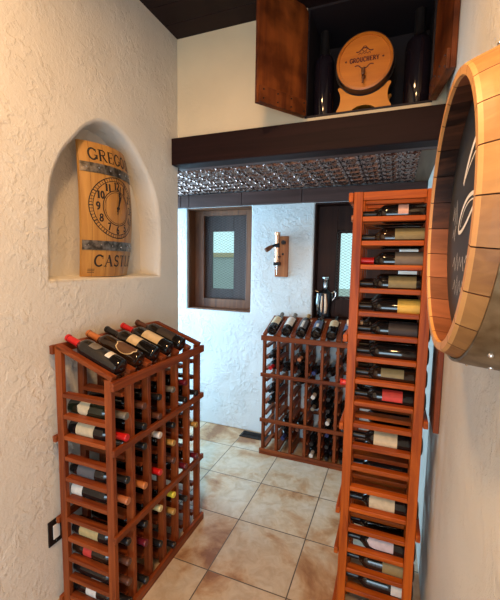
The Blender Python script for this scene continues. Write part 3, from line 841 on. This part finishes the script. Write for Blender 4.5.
# ------------------------------------------------------------------ barrel clock in the niche
CK = (-1.485, 1.572, 1.516); CH = .672
clock = empty('barrel_clock', CK)
def hw(t): return .168+.018*(1-t*t)
def csurf(u, v, off=0.):
    """u across (+ right), v up from the centre -> local point on the bulging face"""
    t = v/(CH/2); s = u/hw(t)
    x = .012+.062*(1-s*s)+.030*(1-t*t)
    return (x+off, u, v+CH/2)
def cpanel():
    b = MB(); n, m = 36, 44; vs = []; fs = []
    for lay in (0., -.014):
        for j in range(m+1):
            v = (j/m-.5)*CH
            for i in range(n+1):
                u = (i/n*2-1)*hw(v/(CH/2))
                vs.append(csurf(u, v, lay))
    N = (n+1)*(m+1); w = n+1
    for j in range(m):
        for i in range(n):
            q = (j*w+i, j*w+i+1, (j+1)*w+i+1, (j+1)*w+i); fs.append(q); fs.append(tuple(N+k for k in reversed(q)))
    for j in range(m):
        for i in (0, n): fs.append((j*w+i, (j+1)*w+i, N+(j+1)*w+i, N+j*w+i))
    for i in range(n):
        for j in (0, m): fs.append((j*w+i, j*w+i+1, N+j*w+i+1, N+j*w+i))
    b.add(vs, fs, 0, True)
    return b.build('stave_panel', M['clock_wood'], clock)
cpanel()
# seams between staves
b = MB()
for k in range(-2, 3):
    pts = [(hw(v/(CH/2))*k/2.6, v) for v in [(-.5+i/30)*CH*.998 for i in range(31)]]
    stroke(b, pts, .0012, lambda u, v: csurf(u, v, .0006))
b.build('stave_seam', M['keg_dark'], clock)
for v0 in (.208, -.176):
    b = MB(); n = 32; vs = []; fs = []
    for j, (dv, of) in enumerate([(-.024, .0), (-.024, .004), (.024, .004), (.024, .0)]):
        for i in range(n+1):
            v = v0+dv; s = i/n*2-1
            vs.append(csurf(s*(hw(v/(CH/2))+.001), v, of))
    w = n+1
    for j in range(3):
        for i in range(n): fs.append((j*w+i, j*w+i+1, (j+1)*w+i+1, (j+1)*w+i))
    b.add(vs, fs, 0, False); hp = b.build('iron_hoop', M['iron'], clock)
    rv = None
    for s in (-.93, -.86, -.55, -.2, .15, .5, .8, .93):
        if rv is None:
            b = MB(); b.lathe([(0, .0045), (.0015, .0042), (.003, .002), (.0032, 0)], 8); rv = b.build('rivet', M['chrome'], hp); r_ = rv
        else: r_ = link_copy(rv, hp)
        r_.location = csurf(s*hw(v0/(CH/2)), v0+.004*((int(s*100) % 3)-1), .004)
DC = (0., .022)    # dial centre on the panel
b = MB(); cm = lambda u, v: csurf(u, v, .0010)
text(b, 'GREGOOR', .028, .276, .058, cm, .88, 1.05)
b.build('lettering', M['black_ink'], clock)
b = MB(); text(b, 'CASTLE', .020, -.254, .060, cm, .95, 1.05)
b.build('lettering', M['black_ink'], clock)
b = MB()
for rr, w in ((.156, .0045), (.138, .0035), (.090, .0045), (.081, .0025)):
    stroke(b, [(DC[0]+rr*math.cos(R(a)), DC[1]+rr*math.sin(R(a))) for a in range(0, 361, 5)], w, cm)
for k in range(60):
    a = R(6*k); stroke(b, [(DC[0]+rr*math.cos(a), DC[1]+rr*math.sin(a)) for rr in (.138, .156)], .0055 if k % 5 == 0 else .003, cm)
b.build('dial_ring', M['black_ink'], clock)
for h in range(1, 13):
    b = MB(); a = R(90-30*h); text(b, str(h), DC[0]+.114*math.cos(a), DC[1]+.114*math.sin(a), .038, cm, .85, 1.3, track=.04)
    b.build('dial_numeral', M['black_ink'], clock)
ch = lambda u, v: csurf(u, v, .006)
b = MB()
A = R(78)
stroke(b, [(DC[0]-.035*math.cos(A), DC[1]-.035*math.sin(A)), (DC[0]+.118*math.cos(A), DC[1]+.118*math.sin(A))], .006, ch)
stroke(b, arc(DC[0]+.07*math.cos(A), DC[1]+.07*math.sin(A), .009, .012, 0, 360, 12), .005, ch)
b.build('clock_hand', M['black_ink'], clock)
b = MB(); A = R(68)
stroke(b, [(DC[0]-.02*math.cos(A), DC[1]-.02*math.sin(A)), (DC[0]+.07*math.cos(A), DC[1]+.07*math.sin(A))], .009, lambda u, v: csurf(u, v, .0045))
b.lathe([(0, .008), (.008, .007), (.009, 0)], 12, X=Matrix.Translation(Vector(csurf(DC[0], DC[1], .0))))
b.build('clock_hand', M['black_ink'], clock)
b = MB()
for i in range(3): stroke(b, [(-.15, -.298-.008*i), (-.12, -.298-.008*i)], .003, cm)
b.build('maker_mark', M['black_ink'], clock)
tag(clock, 'curved oak barrel stave clock with two iron hoops hanging in the arched niche', 'clock')

# ------------------------------------------------------------------ half barrel with blackboard on the right wall
bar = empty('barrel_sign', (.192, .84, 1.696), (0, 0, R(2.2))); bar.scale = (1, 1.01, 1.06)
def ring():
    NS = 24; b = MB(); attr = []
    TONES = [.15, .05, .0, .1, .0, .2, .75, .95, .7, .85, .6, .9, .5, .35, .55, .3, .2, .5, .75, .6, .9, .55, .95, .7]  # tone per stave set by hand, far upper staves darkest
    ro = [(0., .277), (-.05, .271), (-.085, .2585), (-.098, .253), (-.104, .2495)]
    ri = [(-.104, .236), (-.098, .234), (-.05, .240), (0., .246)]
    prof = ro+ri
    sub = 4
    rnd = random.Random(3)
    for s in range(NS):
        tint = TONES[s]
        a0 = 2*PI*s/NS+.004; a1 = 2*PI*(s+1)/NS-.004
        vs = []; fs = []; mats = []
        m = len(prof)
        for i in range(sub+1):
            a = a0+(a1-a0)*i/sub
            for x, r in prof: vs.append((x, r*math.cos(a), r*math.sin(a)))
        for i in range(sub):
            for j in range(m):
                q = (i*m+j, i*m+(j+1) % m, (i+1)*m+(j+1) % m, (i+1)*m+j)
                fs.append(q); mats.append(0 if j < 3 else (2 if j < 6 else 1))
        fs.append(tuple(range(m))); fs.append(tuple(range(sub*m, sub*m+m))); mats += [1, 1]
        o = len(b.v)
        b.v += vs; b.f += [[k+o for k in f] for f in fs]; b.m += mats; b.smooth += [False]*len(fs)
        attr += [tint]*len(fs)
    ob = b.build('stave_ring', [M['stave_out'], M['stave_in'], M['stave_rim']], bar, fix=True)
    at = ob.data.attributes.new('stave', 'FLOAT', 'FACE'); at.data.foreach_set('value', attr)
    return ob
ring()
b = MB(); n = 96; vs = []; fs = []
pr = [(-.066, .2635), (-.066, .2685), (-.045, .2735), (-.004, .2775), (-.004, .2745), (-.045, .2695)]
for x, r in pr:
    for k in range(n): vs.append((x+(.012*math.sin(2*PI*k/n) if x < -.06 else 0), r*math.cos(2*PI*k/n), r*math.sin(2*PI*k/n)))
for j in range(6):
    for k in range(n): fs.append((j*n+k, ((j+1) % 6)*n+k, ((j+1) % 6)*n+(k+1) % n, j*n+(k+1) % n))
b.add(vs, fs, 0, True); hp = b.build('steel_hoop', M['hoop'], bar)
b = MB(); b.lathe([(-.001, .0048), (.0018, .0046), (.0038, .003), (.0042, 0)], 10); rv = b.build('rivet', M['chrome'], hp)
for k in range(22):
    a = 2*PI*k/22+.1
    x = -.036+(.010 if k % 2 else -.010); r = .2712+(-x+0-.066)*-.15
    p = Vector((x, .2745*math.cos(a), .2745*math.sin(a)))
    r_ = rv if k == 0 else link_copy(rv, hp)
    r_.location = p; r_.rotation_euler = (a, 0, 0); r_.rotation_mode = 'QUATERNION'
    r_.rotation_quaternion = Vector((0, math.cos(a), math.sin(a))).to_track_quat('X', 'Z')
b = MB(); b.lathe([(-.058, 0), (-.058, .2385), (-.048, .2385), (-.048, 0)], 64, sm=False); board = b.build('blackboard', M['chalkboard'], bar)
def bmap(u, v): return (-.0588, -u, v)
def chalkstroke(b, pts, w, ml=None): stroke(b, pts, w, bmap, 0, ml)
b = MB()
# big flourish letter and scribbled lines, as on the board
def bez(p0, p1, p2, p3, n=18):
    return [tuple((1-t)**3*p0[i]+3*(1-t)**2*t*p1[i]+3*(1-t)*t*t*p2[i]+t**3*p3[i] for i in (0, 1)) for t in [k/n for k in range(n+1)]]
chalkstroke(b, bez((-.085, .075), (-.02, .16), (.04, .15), (.10, .17)), .012)
chalkstroke(b, bez((-.085, .075), (-.02, .12), (.04, .125), (.10, .15)), .004)
chalkstroke(b, bez((.04, .15), (.035, .08), (.02, 0.), (.015, -.13)), .011)
chalkstroke(b, bez((.055, .15), (.05, .08), (.035, 0.), (.03, -.13)), .004)
chalkstroke(b, bez((.035, .04), (-.06, .06), (-.12, .0), (-.10, -.02))+bez((-.10, -.02), (-.06, -.03), (.02, .02), (.10, .06)), .008)
chalkstroke(b, bez((.03, .03), (-.05, .045), (-.09, .0), (-.085, -.01)), .003)
def scr(x, y, h, n, dx):
    pts = []
    for i in range(n): pts.append((x+i*dx, y+(h if i % 2 else 0)+(.3*h if i % 3 == 0 else 0)))
    chalkstroke(b, pts, .0035)
scr(-.175, .0, .04, 5, .012); scr(-.165, -.035, .025, 4, .01)
scr(-.14, -.10, .028, 9, .014); scr(-.12, -.15, .03, 10, .013); scr(-.02, -.09, .02, 6, .012)
b.build('chalk_writing', M['chalk'], board)
tag(bar, 'round barrel end with riveted hoop framing a blackboard with white flourishes, on right wall', 'barrel sign')

# narrow board on the right wall
b = MB(); b.box(XR-.022, XR-.001, 1.575, 1.765, .93, 1.40, .003)
tag(b.build('wall_board', M['redwood_z']), 'narrow reddish board on the right wall behind the barrel, beside the tall rack', 'board')

# ------------------------------------------------------------------ cabinet above the beam
cab = empty('wall_cabinet', ((CX0+CX1)/2, YU, CZ0)); cab['label'] = 'open wall cabinet with dark lining and two orange wooden doors above the beam'; cab['category'] = 'cabinet'
def cb(b, name, mat, par=cab):
    o = b.build(name, mat, par)
    o.location = -Vector(cab.location)
    return o
yb0, yb1 = YU-.001, YU+.42
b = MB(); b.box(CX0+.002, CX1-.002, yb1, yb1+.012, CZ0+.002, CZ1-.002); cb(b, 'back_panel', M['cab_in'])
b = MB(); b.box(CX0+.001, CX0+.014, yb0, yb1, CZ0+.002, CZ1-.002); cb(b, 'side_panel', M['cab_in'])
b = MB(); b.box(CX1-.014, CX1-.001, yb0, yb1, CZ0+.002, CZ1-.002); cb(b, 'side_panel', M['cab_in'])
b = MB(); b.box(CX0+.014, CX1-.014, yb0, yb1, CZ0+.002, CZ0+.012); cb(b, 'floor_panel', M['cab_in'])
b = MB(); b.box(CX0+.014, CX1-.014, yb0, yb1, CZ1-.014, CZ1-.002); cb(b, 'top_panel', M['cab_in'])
def cdoor(hx, hy, ang, w, sgn):
    """door in local frame: hinge at origin, leaf along +X, inner face -> +Y*sgn"""
    d = empty('door', (hx-cab.location.x, hy-cab.location.y, 0), (0, 0, ang)); d.parent = cab
    h = CZ1-CZ0-.012; r = .05
    # leaf with a rounded upper hinge corner, made of two planks
    b = MB()
    pl = [(0.004, 0), (w, 0), (w, h), (r, h)]+[(r-r*math.sin(R(a)), h-r+r*math.cos(R(a))) for a in (18, 36, 54, 72)]+[(.004, h-r)]
    b.prism(pl, -.011, .011); b.build('leaf', M['door_wood'], d)
    b = MB(); y0, y1 = (.0112, .026) if sgn > 0 else (-.026, -.0112)
    b.box(.012, w-.006, y0, y1, .0, .085, .002); b.build('batten', M['door_wood'], d)
    ya = .026 if sgn > 0 else -.026; nail = None
    for i in range(4):
        for z in (.022, .066):
            if nail is None:
                b = MB(); b.lathe([(0, .005), (.003*sgn, .004), (.0034*sgn, 0)], 8, axis='Y'); nail = b.build('nail', M['dark_metal'], d); k_ = nail
            else: k_ = link_copy(nail, d)
            k_.location = (.03+(w-.06)*i/3, ya, z)
    for z in (.10, h-.12):
        b = MB(); b.lathe([(z, .007), (z+.06, .007)], 10, axis='Z'); b.build('hinge', M['dark_metal'], d)
    return d
aL = math.atan2(1.886-2.165, -.735+.545)
cdoor(CX0+.004, YU-.013, aL, .345, 1)
cdoor(CX1+.004, YU-.013, R(-82), .33, -1)

FZ = CZ0+.0125
def big_bottle(x, y, H, r, label):
    root = empty('wine_bottle', (x, y, FZ), (0, 0, 0))
    s = H/.304; q = r/.0375
    b = MB(); b.lathe([(a*s, rr*(q if rr > .02 else .5*(q+s))) for a, rr in PROF], 28, axis='Z'); b.build('glass', M['glass_purple'], root)
    b = MB(); b.lathe([(.215*s, .0265*q), (.225*s, .0195*s*1.05), (.24*s, .0168*s), (.303*s, .0170*s), (.306*s, 0)], 24, axis='Z'); b.build('capsule', M['cap_black'], root)
    # embossed emblem and printed bands
    b = MB(); n = 14
    for (z0, z1, w) in ((.178, .196, 1.1), (.158, .166, 1.4)):
        vs = []; fs = []
        for i in range(n+1):
            a = -PI/2-w/2+w*i/n
            for z in (z0, z1): vs.append(((r+.0008)*math.cos(a), (r+.0008)*math.sin(a), z*s))
        for i in range(n): fs.append((2*i, 2*i+2, 2*i+3, 2*i+1))
        b.add(vs, fs, 0 if z0 > .18 else 1)
    b.build('emblem', [M['emblem'], M['lab_dark']], root, fix=False)
    b = MB(); vs = []; fs = []; w = 1.7
    for i in range(n+1):
        a = -PI/2-w/2+w*i/n
        for z in (.04, .13): vs.append(((r+.0008)*math.cos(a), (r+.0008)*math.sin(a), z*s))
    for i in range(n): fs.append((2*i, 2*i+2, 2*i+3, 2*i+1))
    b.add(vs, fs); b.build('label', M['lab_dark'], root, fix=False)
    tag(root, label, 'wine bottle', 'large bottles in the wall cabinet'); return root
big_bottle(-.448, YU+.10, .495, .056, 'large dark wine bottle standing left of the little keg in the wall cabinet')
big_bottle(.060, YU+.10, .508, .064, 'larger dark wine bottle standing right of the little keg in the wall cabinet')

# cradle and keg
KX, KY, KZ, KR = -.214, YU+.075, 2.712, .152
cr = empty('keg_stand', (KX, KY+.02, FZ))
def cradle_poly():
    top = [(.135*math.sin(R(a)), KZ-FZ-.001-(KR+.012)*math.cos(R(a))) for a in range(-52, 53, 8)]
    top = [((KR+.012)*math.sin(R(a)), KZ-FZ-(KR+.012)*math.cos(R(a))) for a in range(-50, 51, 5)]
    pl = top[:]
    x1, z1 = top[-1]
    pl += [(x1+.012, z1+.004), (x1+.018, z1-.004)]
    H = z1
    pl += bez((x1+.018, H-.006), (x1-.004, H*.72), (x1-.004, H*.45), (x1+.022, .03), 10)+[(x1+.026, 0), (.078, 0)]
    pl += [(.075*math.cos(R(a)), .045*math.sin(R(a))) for a in range(15, 180, 15)]
    pl += [(-.078, 0), (-x1-.026, 0)]+[(-a, c) for a, c in reversed(bez((x1+.018, H-.006), (x1-.004, H*.72), (x1-.004, H*.45), (x1+.022, .03), 10))]
    pl += [(-x1-.018, H-.004), (-x1-.012, H+.004)]
    return pl
for y in (-.035, .13):
    b = MB(); b.prism(cradle_poly(), y, y+.02); b.build('end_board', M['stand_wood'], cr)
b = MB(); b.box(-.03, .03, -.014, .129, .055, .078); b.build('cross_bar', M['stand_wood'], cr)
tag(cr, 'bright orange wooden cradle holding the little keg in the wall cabinet', 'stand')
keg = empty('keg', (KX, KY, KZ))
b = MB(); b.lathe([(-.06, KR-.012), (-.06, KR), (0, KR+.0065), (.05, KR+.0085), (.15, KR+.0075), (.20, KR), (.20, 0)], 48, axis='Y', caps=False)
b.lathe([(-.06, KR-.012), (-.048, KR-.013)], 48, axis='Y', caps=False)
b.build('body', M['keg_dark'], keg)
b = MB(); b.lathe([(-.06, KR-.003), (-.0625, KR-.008), (-.0625, KR-.016), (-.052, KR-.018)], 48, axis='Y', caps=False); b.build('rim', M['keg_wood'], keg, fix=True)
b = MB(); b.lathe([(-.054, 0), (-.054, KR-.0165), (-.046, KR-.0165)], 48, axis='Y', sm=False, caps=False); hd = b.build('head', M['keg_wood'], keg)
for y in (.0, .15):
    b = MB(); b.lathe([(y-.012, KR+.0095), (y+.012, KR+.0105), (y+.012, KR+.004), (y-.012, KR+.003), (y-.012, KR+.0095)], 48, axis='Y', caps=False); b.build('hoop', M['dark_metal'], keg)
km = lambda u, v: (u, -.0548, v)
b = MB()
text(b, 'GROUCHERY', 0, .012, .024, km, .78, 1.7, track=.08)
text(b, '*', -.098, .012, .024, km, 1, 1); text(b, '*', .098, .012, .024, km, 1, 1)
stroke(b, bez((-.045, .055), (-.02, .045), (-.02, .075), (0, .07))+bez((0, .07), (.02, .075), (.02, .045), (.045, .055)), .006, km)
stroke(b, arc(0, .066, .012, .014, 0, 360, 12), .004, km)
stroke(b, [(-.032+.008*i, .040+(.008 if i % 2 else 0)) for i in range(9)], .004, km)
stroke(b, bez((-.05, -.02), (-.02, -.005), (-.02, -.045), (0, -.03))+bez((0, -.03), (.02, -.045), (.02, -.005), (.05, -.02)), .006, km)
b.build('printed_emblem', M['red_ink'], hd)
b = MB(); b.lathe([(-.05, .009), (-.062, .011), (-.066, .008), (-.10, .0075), (-.104, .0095), (-.112, .008), (-.114, 0)], 14, axis='Y', X=Matrix.Translation((0, 0, -.085)))
b.lathe([(-.04, .006), (.012, .006), (.014, .011), (.034, .010), (.036, 0)], 12, axis='Z', X=Matrix.Translation((0, -.088, -.085)))
b.build('spigot', M['frame_wood'], keg)
tag(keg, 'little keg with printed orange head and spigot, lying in its cradle', 'keg')

# ------------------------------------------------------------------ decanter on the window ledge
DX, DY, DZ = -.552, YB+.07, W2[2]+.0125
dec = empty('decanter', (DX, DY, DZ))
b = MB(); b.lathe([(0, 0), (0, .045), (.006, .056), (.02, .060), (.05, .052), (.10, .056), (.15, .066), (.19, .068), (.215, .060), (.228, .036), (.24, .024), (.25, .021)], 28, axis='Z'); b.build('body', M['dark_metal'], dec)
b = MB(); b.lathe([(.249, .022), (.258, .026), (.262, .021), (.30, .019), (.31, .024), (.316, .0205), (.316, 0)], 20, axis='Z'); b.build('neck', M['chrome'], dec)
b = MB(); b.lathe([(.3165, .016), (.325, .024), (.345, .030), (.352, .027), (.352, 0)], 8, axis='Z'); b.build('stopper', M['chrome'], dec)
for s in (-1, 1):
    b = MB(); b.tube([(s*.058, 0, .215), (s*.080, 0, .228), (s*.092, 0, .215), (s*.090, 0, .19), (s*.076, 0, .165), (s*.062, 0, .15)], .0065, 8); b.build('handle', M['chrome'], dec)
# relief figures on the belly
b = MB()
for (x, w, z0, z1) in ((-.012, .020, .05, .19), (.022, .030, .04, .21)):
    b.tube([(x, -math.sqrt(.0665**2-x*x)-.001, z0), (x*1.1, -math.sqrt(.068**2-x*x)+.004, (z0+z1)*.45), (x*.8, -math.sqrt(.0665**2-x*x)-.001, z1)], [w*.4, w*.6, w*.35], 8)
b.build('relief', M['copper'], dec)
b = MB(); b.tube([(-.048, -.05, .21), (-.052, -.042, .14), (-.05, -.032, .07), (-.047, -.03, .03)], [.010, .017, .014, .007], 8); b.build('relief', M['chrome'], dec)
tag(dec, 'ornate dark metal decanter with two silver ear handles on the window ledge', 'decanter')

# ------------------------------------------------------------------ wall corkscrew on the pier
ck = empty('wall_corkscrew', (-.928, YB-.001, 1.48))
b = MB(); b.box(-.058, .062, -.022, 0, 0, .355, .004); b.build('backboard', M['peg_board'], ck)
b = MB(); b.lathe([(.125, .010), (.13, .019), (.35, .019), (.36, .024), (.385, .024), (.388, .012), (.388, 0)], 20, axis='Z', X=Matrix.Translation((-.028, -.055, 0))); b.build('barrel_tube', M['copper'], ck)
b = MB(); b.box(-.055, -.002, -.075, -.022, .10, .128, .003); b.box(-.052, -.005, -.07, -.022, .17, .18, .002); b.build('clamp', M['dark_metal'], ck)
b = MB(); b.lathe([(.02, .004), (.10, .008)], 10, axis='Z', X=Matrix.Translation((-.028, -.055, 0))); b.build('screw', M['chrome'], ck)
b = MB(); b.tube([(-.01, -.06, .285), (-.04, -.085, .275), (-.07, -.115, .255)], .011, 8); hd = b.build('lever', M['dark_metal'], ck)
b = MB(); b.tube([(-.06, -.105, .262), (-.075, -.125, .248), (-.098, -.15, .228), (-.101, -.153, .225)], [.014, .020, .020, .014], 12); b.build('grip', M['frame_wood'], hd)
b = MB(); b.lathe([(.255, .021), (.27, .023), (.275, .0195)], 16, axis='Z', X=Matrix.Translation((-.028, -.055, 0))); b.build('collar', M['dark_metal'], ck)
b = MB(); b.lathe([(-.05, .018), (-.02, .018)], 14, axis='Y', X=Matrix.Translation((.022, 0, .30))); b.build('bracket', M['dark_metal'], ck)
b = MB(); b.lathe([(-.03, .010), (-.02, .010)], 12, axis='Y', X=Matrix.Translation((.015, 0, .2))); b.build('bracket', M['dark_metal'], ck)
tag(ck, 'antique copper lever corkscrew on a wooden backboard, mounted between the windows', 'corkscrew')

# ------------------------------------------------------------------ outlet and vent
ol = empty('wall_outlet', (XL+.001, 1.136, .352))
b = MB(); b.box(0, .007, -.040, .040, -.060, .060, .002); b.build('cover_plate', M['plate_black'], ol)
b = MB(); b.box(.0071, .010, -.0175, .0175, -.034, .034, .001); b.build('socket_insert', M['plate_white'], ol)
b = MB()
for z in (-.048, .048): b.lathe([(.0068, .003), (.0085, .0025), (.0086, 0)], 8, X=Matrix.Translation((0, 0, z)))
b.build('screw', M['chrome'], ol)
tag(ol, 'dark outlet plate with white centre on the left wall beside the rack', 'outlet')
vt = empty('floor_vent', (-1.115, 3.03, 0))
b = MB(); b.box(-.135, .135, -.052, .052, .0005, .003); b.build('tray', M['plate_black'], vt)
b = MB()
b.box(-.14, .14, -.057, -.045, .0005, .008); b.box(-.14, .14, .045, .057, .0005, .008); b.box(-.14, -.125, -.045, .045, .0005, .008); b.box(.125, .14, -.045, .045, .0005, .008)
for i in range(19): b.box(-.119+i*.0128, -.114+i*.0128, -.045, .045, .003, .008)
b.box(-.125, .125, -.003, .003, .003, .008)
b.build('grille', M['vent'], vt)
tag(vt, 'dark bronze floor vent at the foot of the white back wall', 'vent')

# ------------------------------------------------------------------ light
def area(name, loc, target, size, power, col, sy=None):
    l = bpy.data.lights.new(name, 'AREA'); l.energy = power; l.color = col; l.size = size
    if sy: l.shape = 'RECTANGLE'; l.size_y = sy
    o = bpy.data.objects.new(name, l); COL.objects.link(o); o.location = loc
    o.rotation_euler = (Vector(target)-Vector(loc)).to_track_quat('-Z', 'Y').to_euler()
    return o
WARM = (1, .57, .25); COOL = (.45, .76, 1.)
area('ceiling_lamp', (-.50, .45, 2.99), (-.50, .45, 0), .20, 21, WARM)
area('ceiling_lamp', (0., -.9, 2.99), (0., -.6, 0), .24, 27, WARM)
area('alcove_daylight', (-2.84, 2.67, 1.45), (0, 2.5, 1.2), .66, 46, COOL, 1.3)
area('rear_daylight', (0, -2.55, .9), (-.5, 1.0, .2), 2.3, 52, (.60, .80, 1.), 1.4)

w = bpy.data.worlds.new('sky'); scene.world = w; w.use_nodes = True
bg = w.node_tree.nodes['Background']; bg.inputs['Color'].default_value = (.50, .79, .83, 1); bg.inputs['Strength'].default_value = .85

# ------------------------------------------------------------------ camera
cam = bpy.data.cameras.new('camera'); co = bpy.data.objects.new('camera', cam); COL.objects.link(co)
f, yaw, pitch, roll = 363.896, R(-21.49), R(5.844), R(-.941)
cam.sensor_fit = 'VERTICAL'; cam.sensor_height = 36; cam.lens = f/600*36
cam.clip_start = .02
fw = Vector((math.sin(yaw)*math.cos(pitch), math.cos(yaw)*math.cos(pitch), -math.sin(pitch)))
r0 = Vector((math.cos(yaw), -math.sin(yaw), 0)); d0 = fw.cross(r0)
r2 = r0*math.cos(roll)+d0*math.sin(roll); d2 = -r0*math.sin(roll)+d0*math.cos(roll)
Mx = Matrix((( r2.x, -d2.x, -fw.x), (r2.y, -d2.y, -fw.y), (r2.z, -d2.z, -fw.z))).to_4x4()
Mx.translation = (0, 0, 1.6); co.matrix_world = Mx
scene.camera = co
vs = scene.view_settings; vs.view_transform = 'Standard'; vs.look = 'None'; vs.gamma = 1; vs.exposure = .72
vs.use_curve_mapping = False
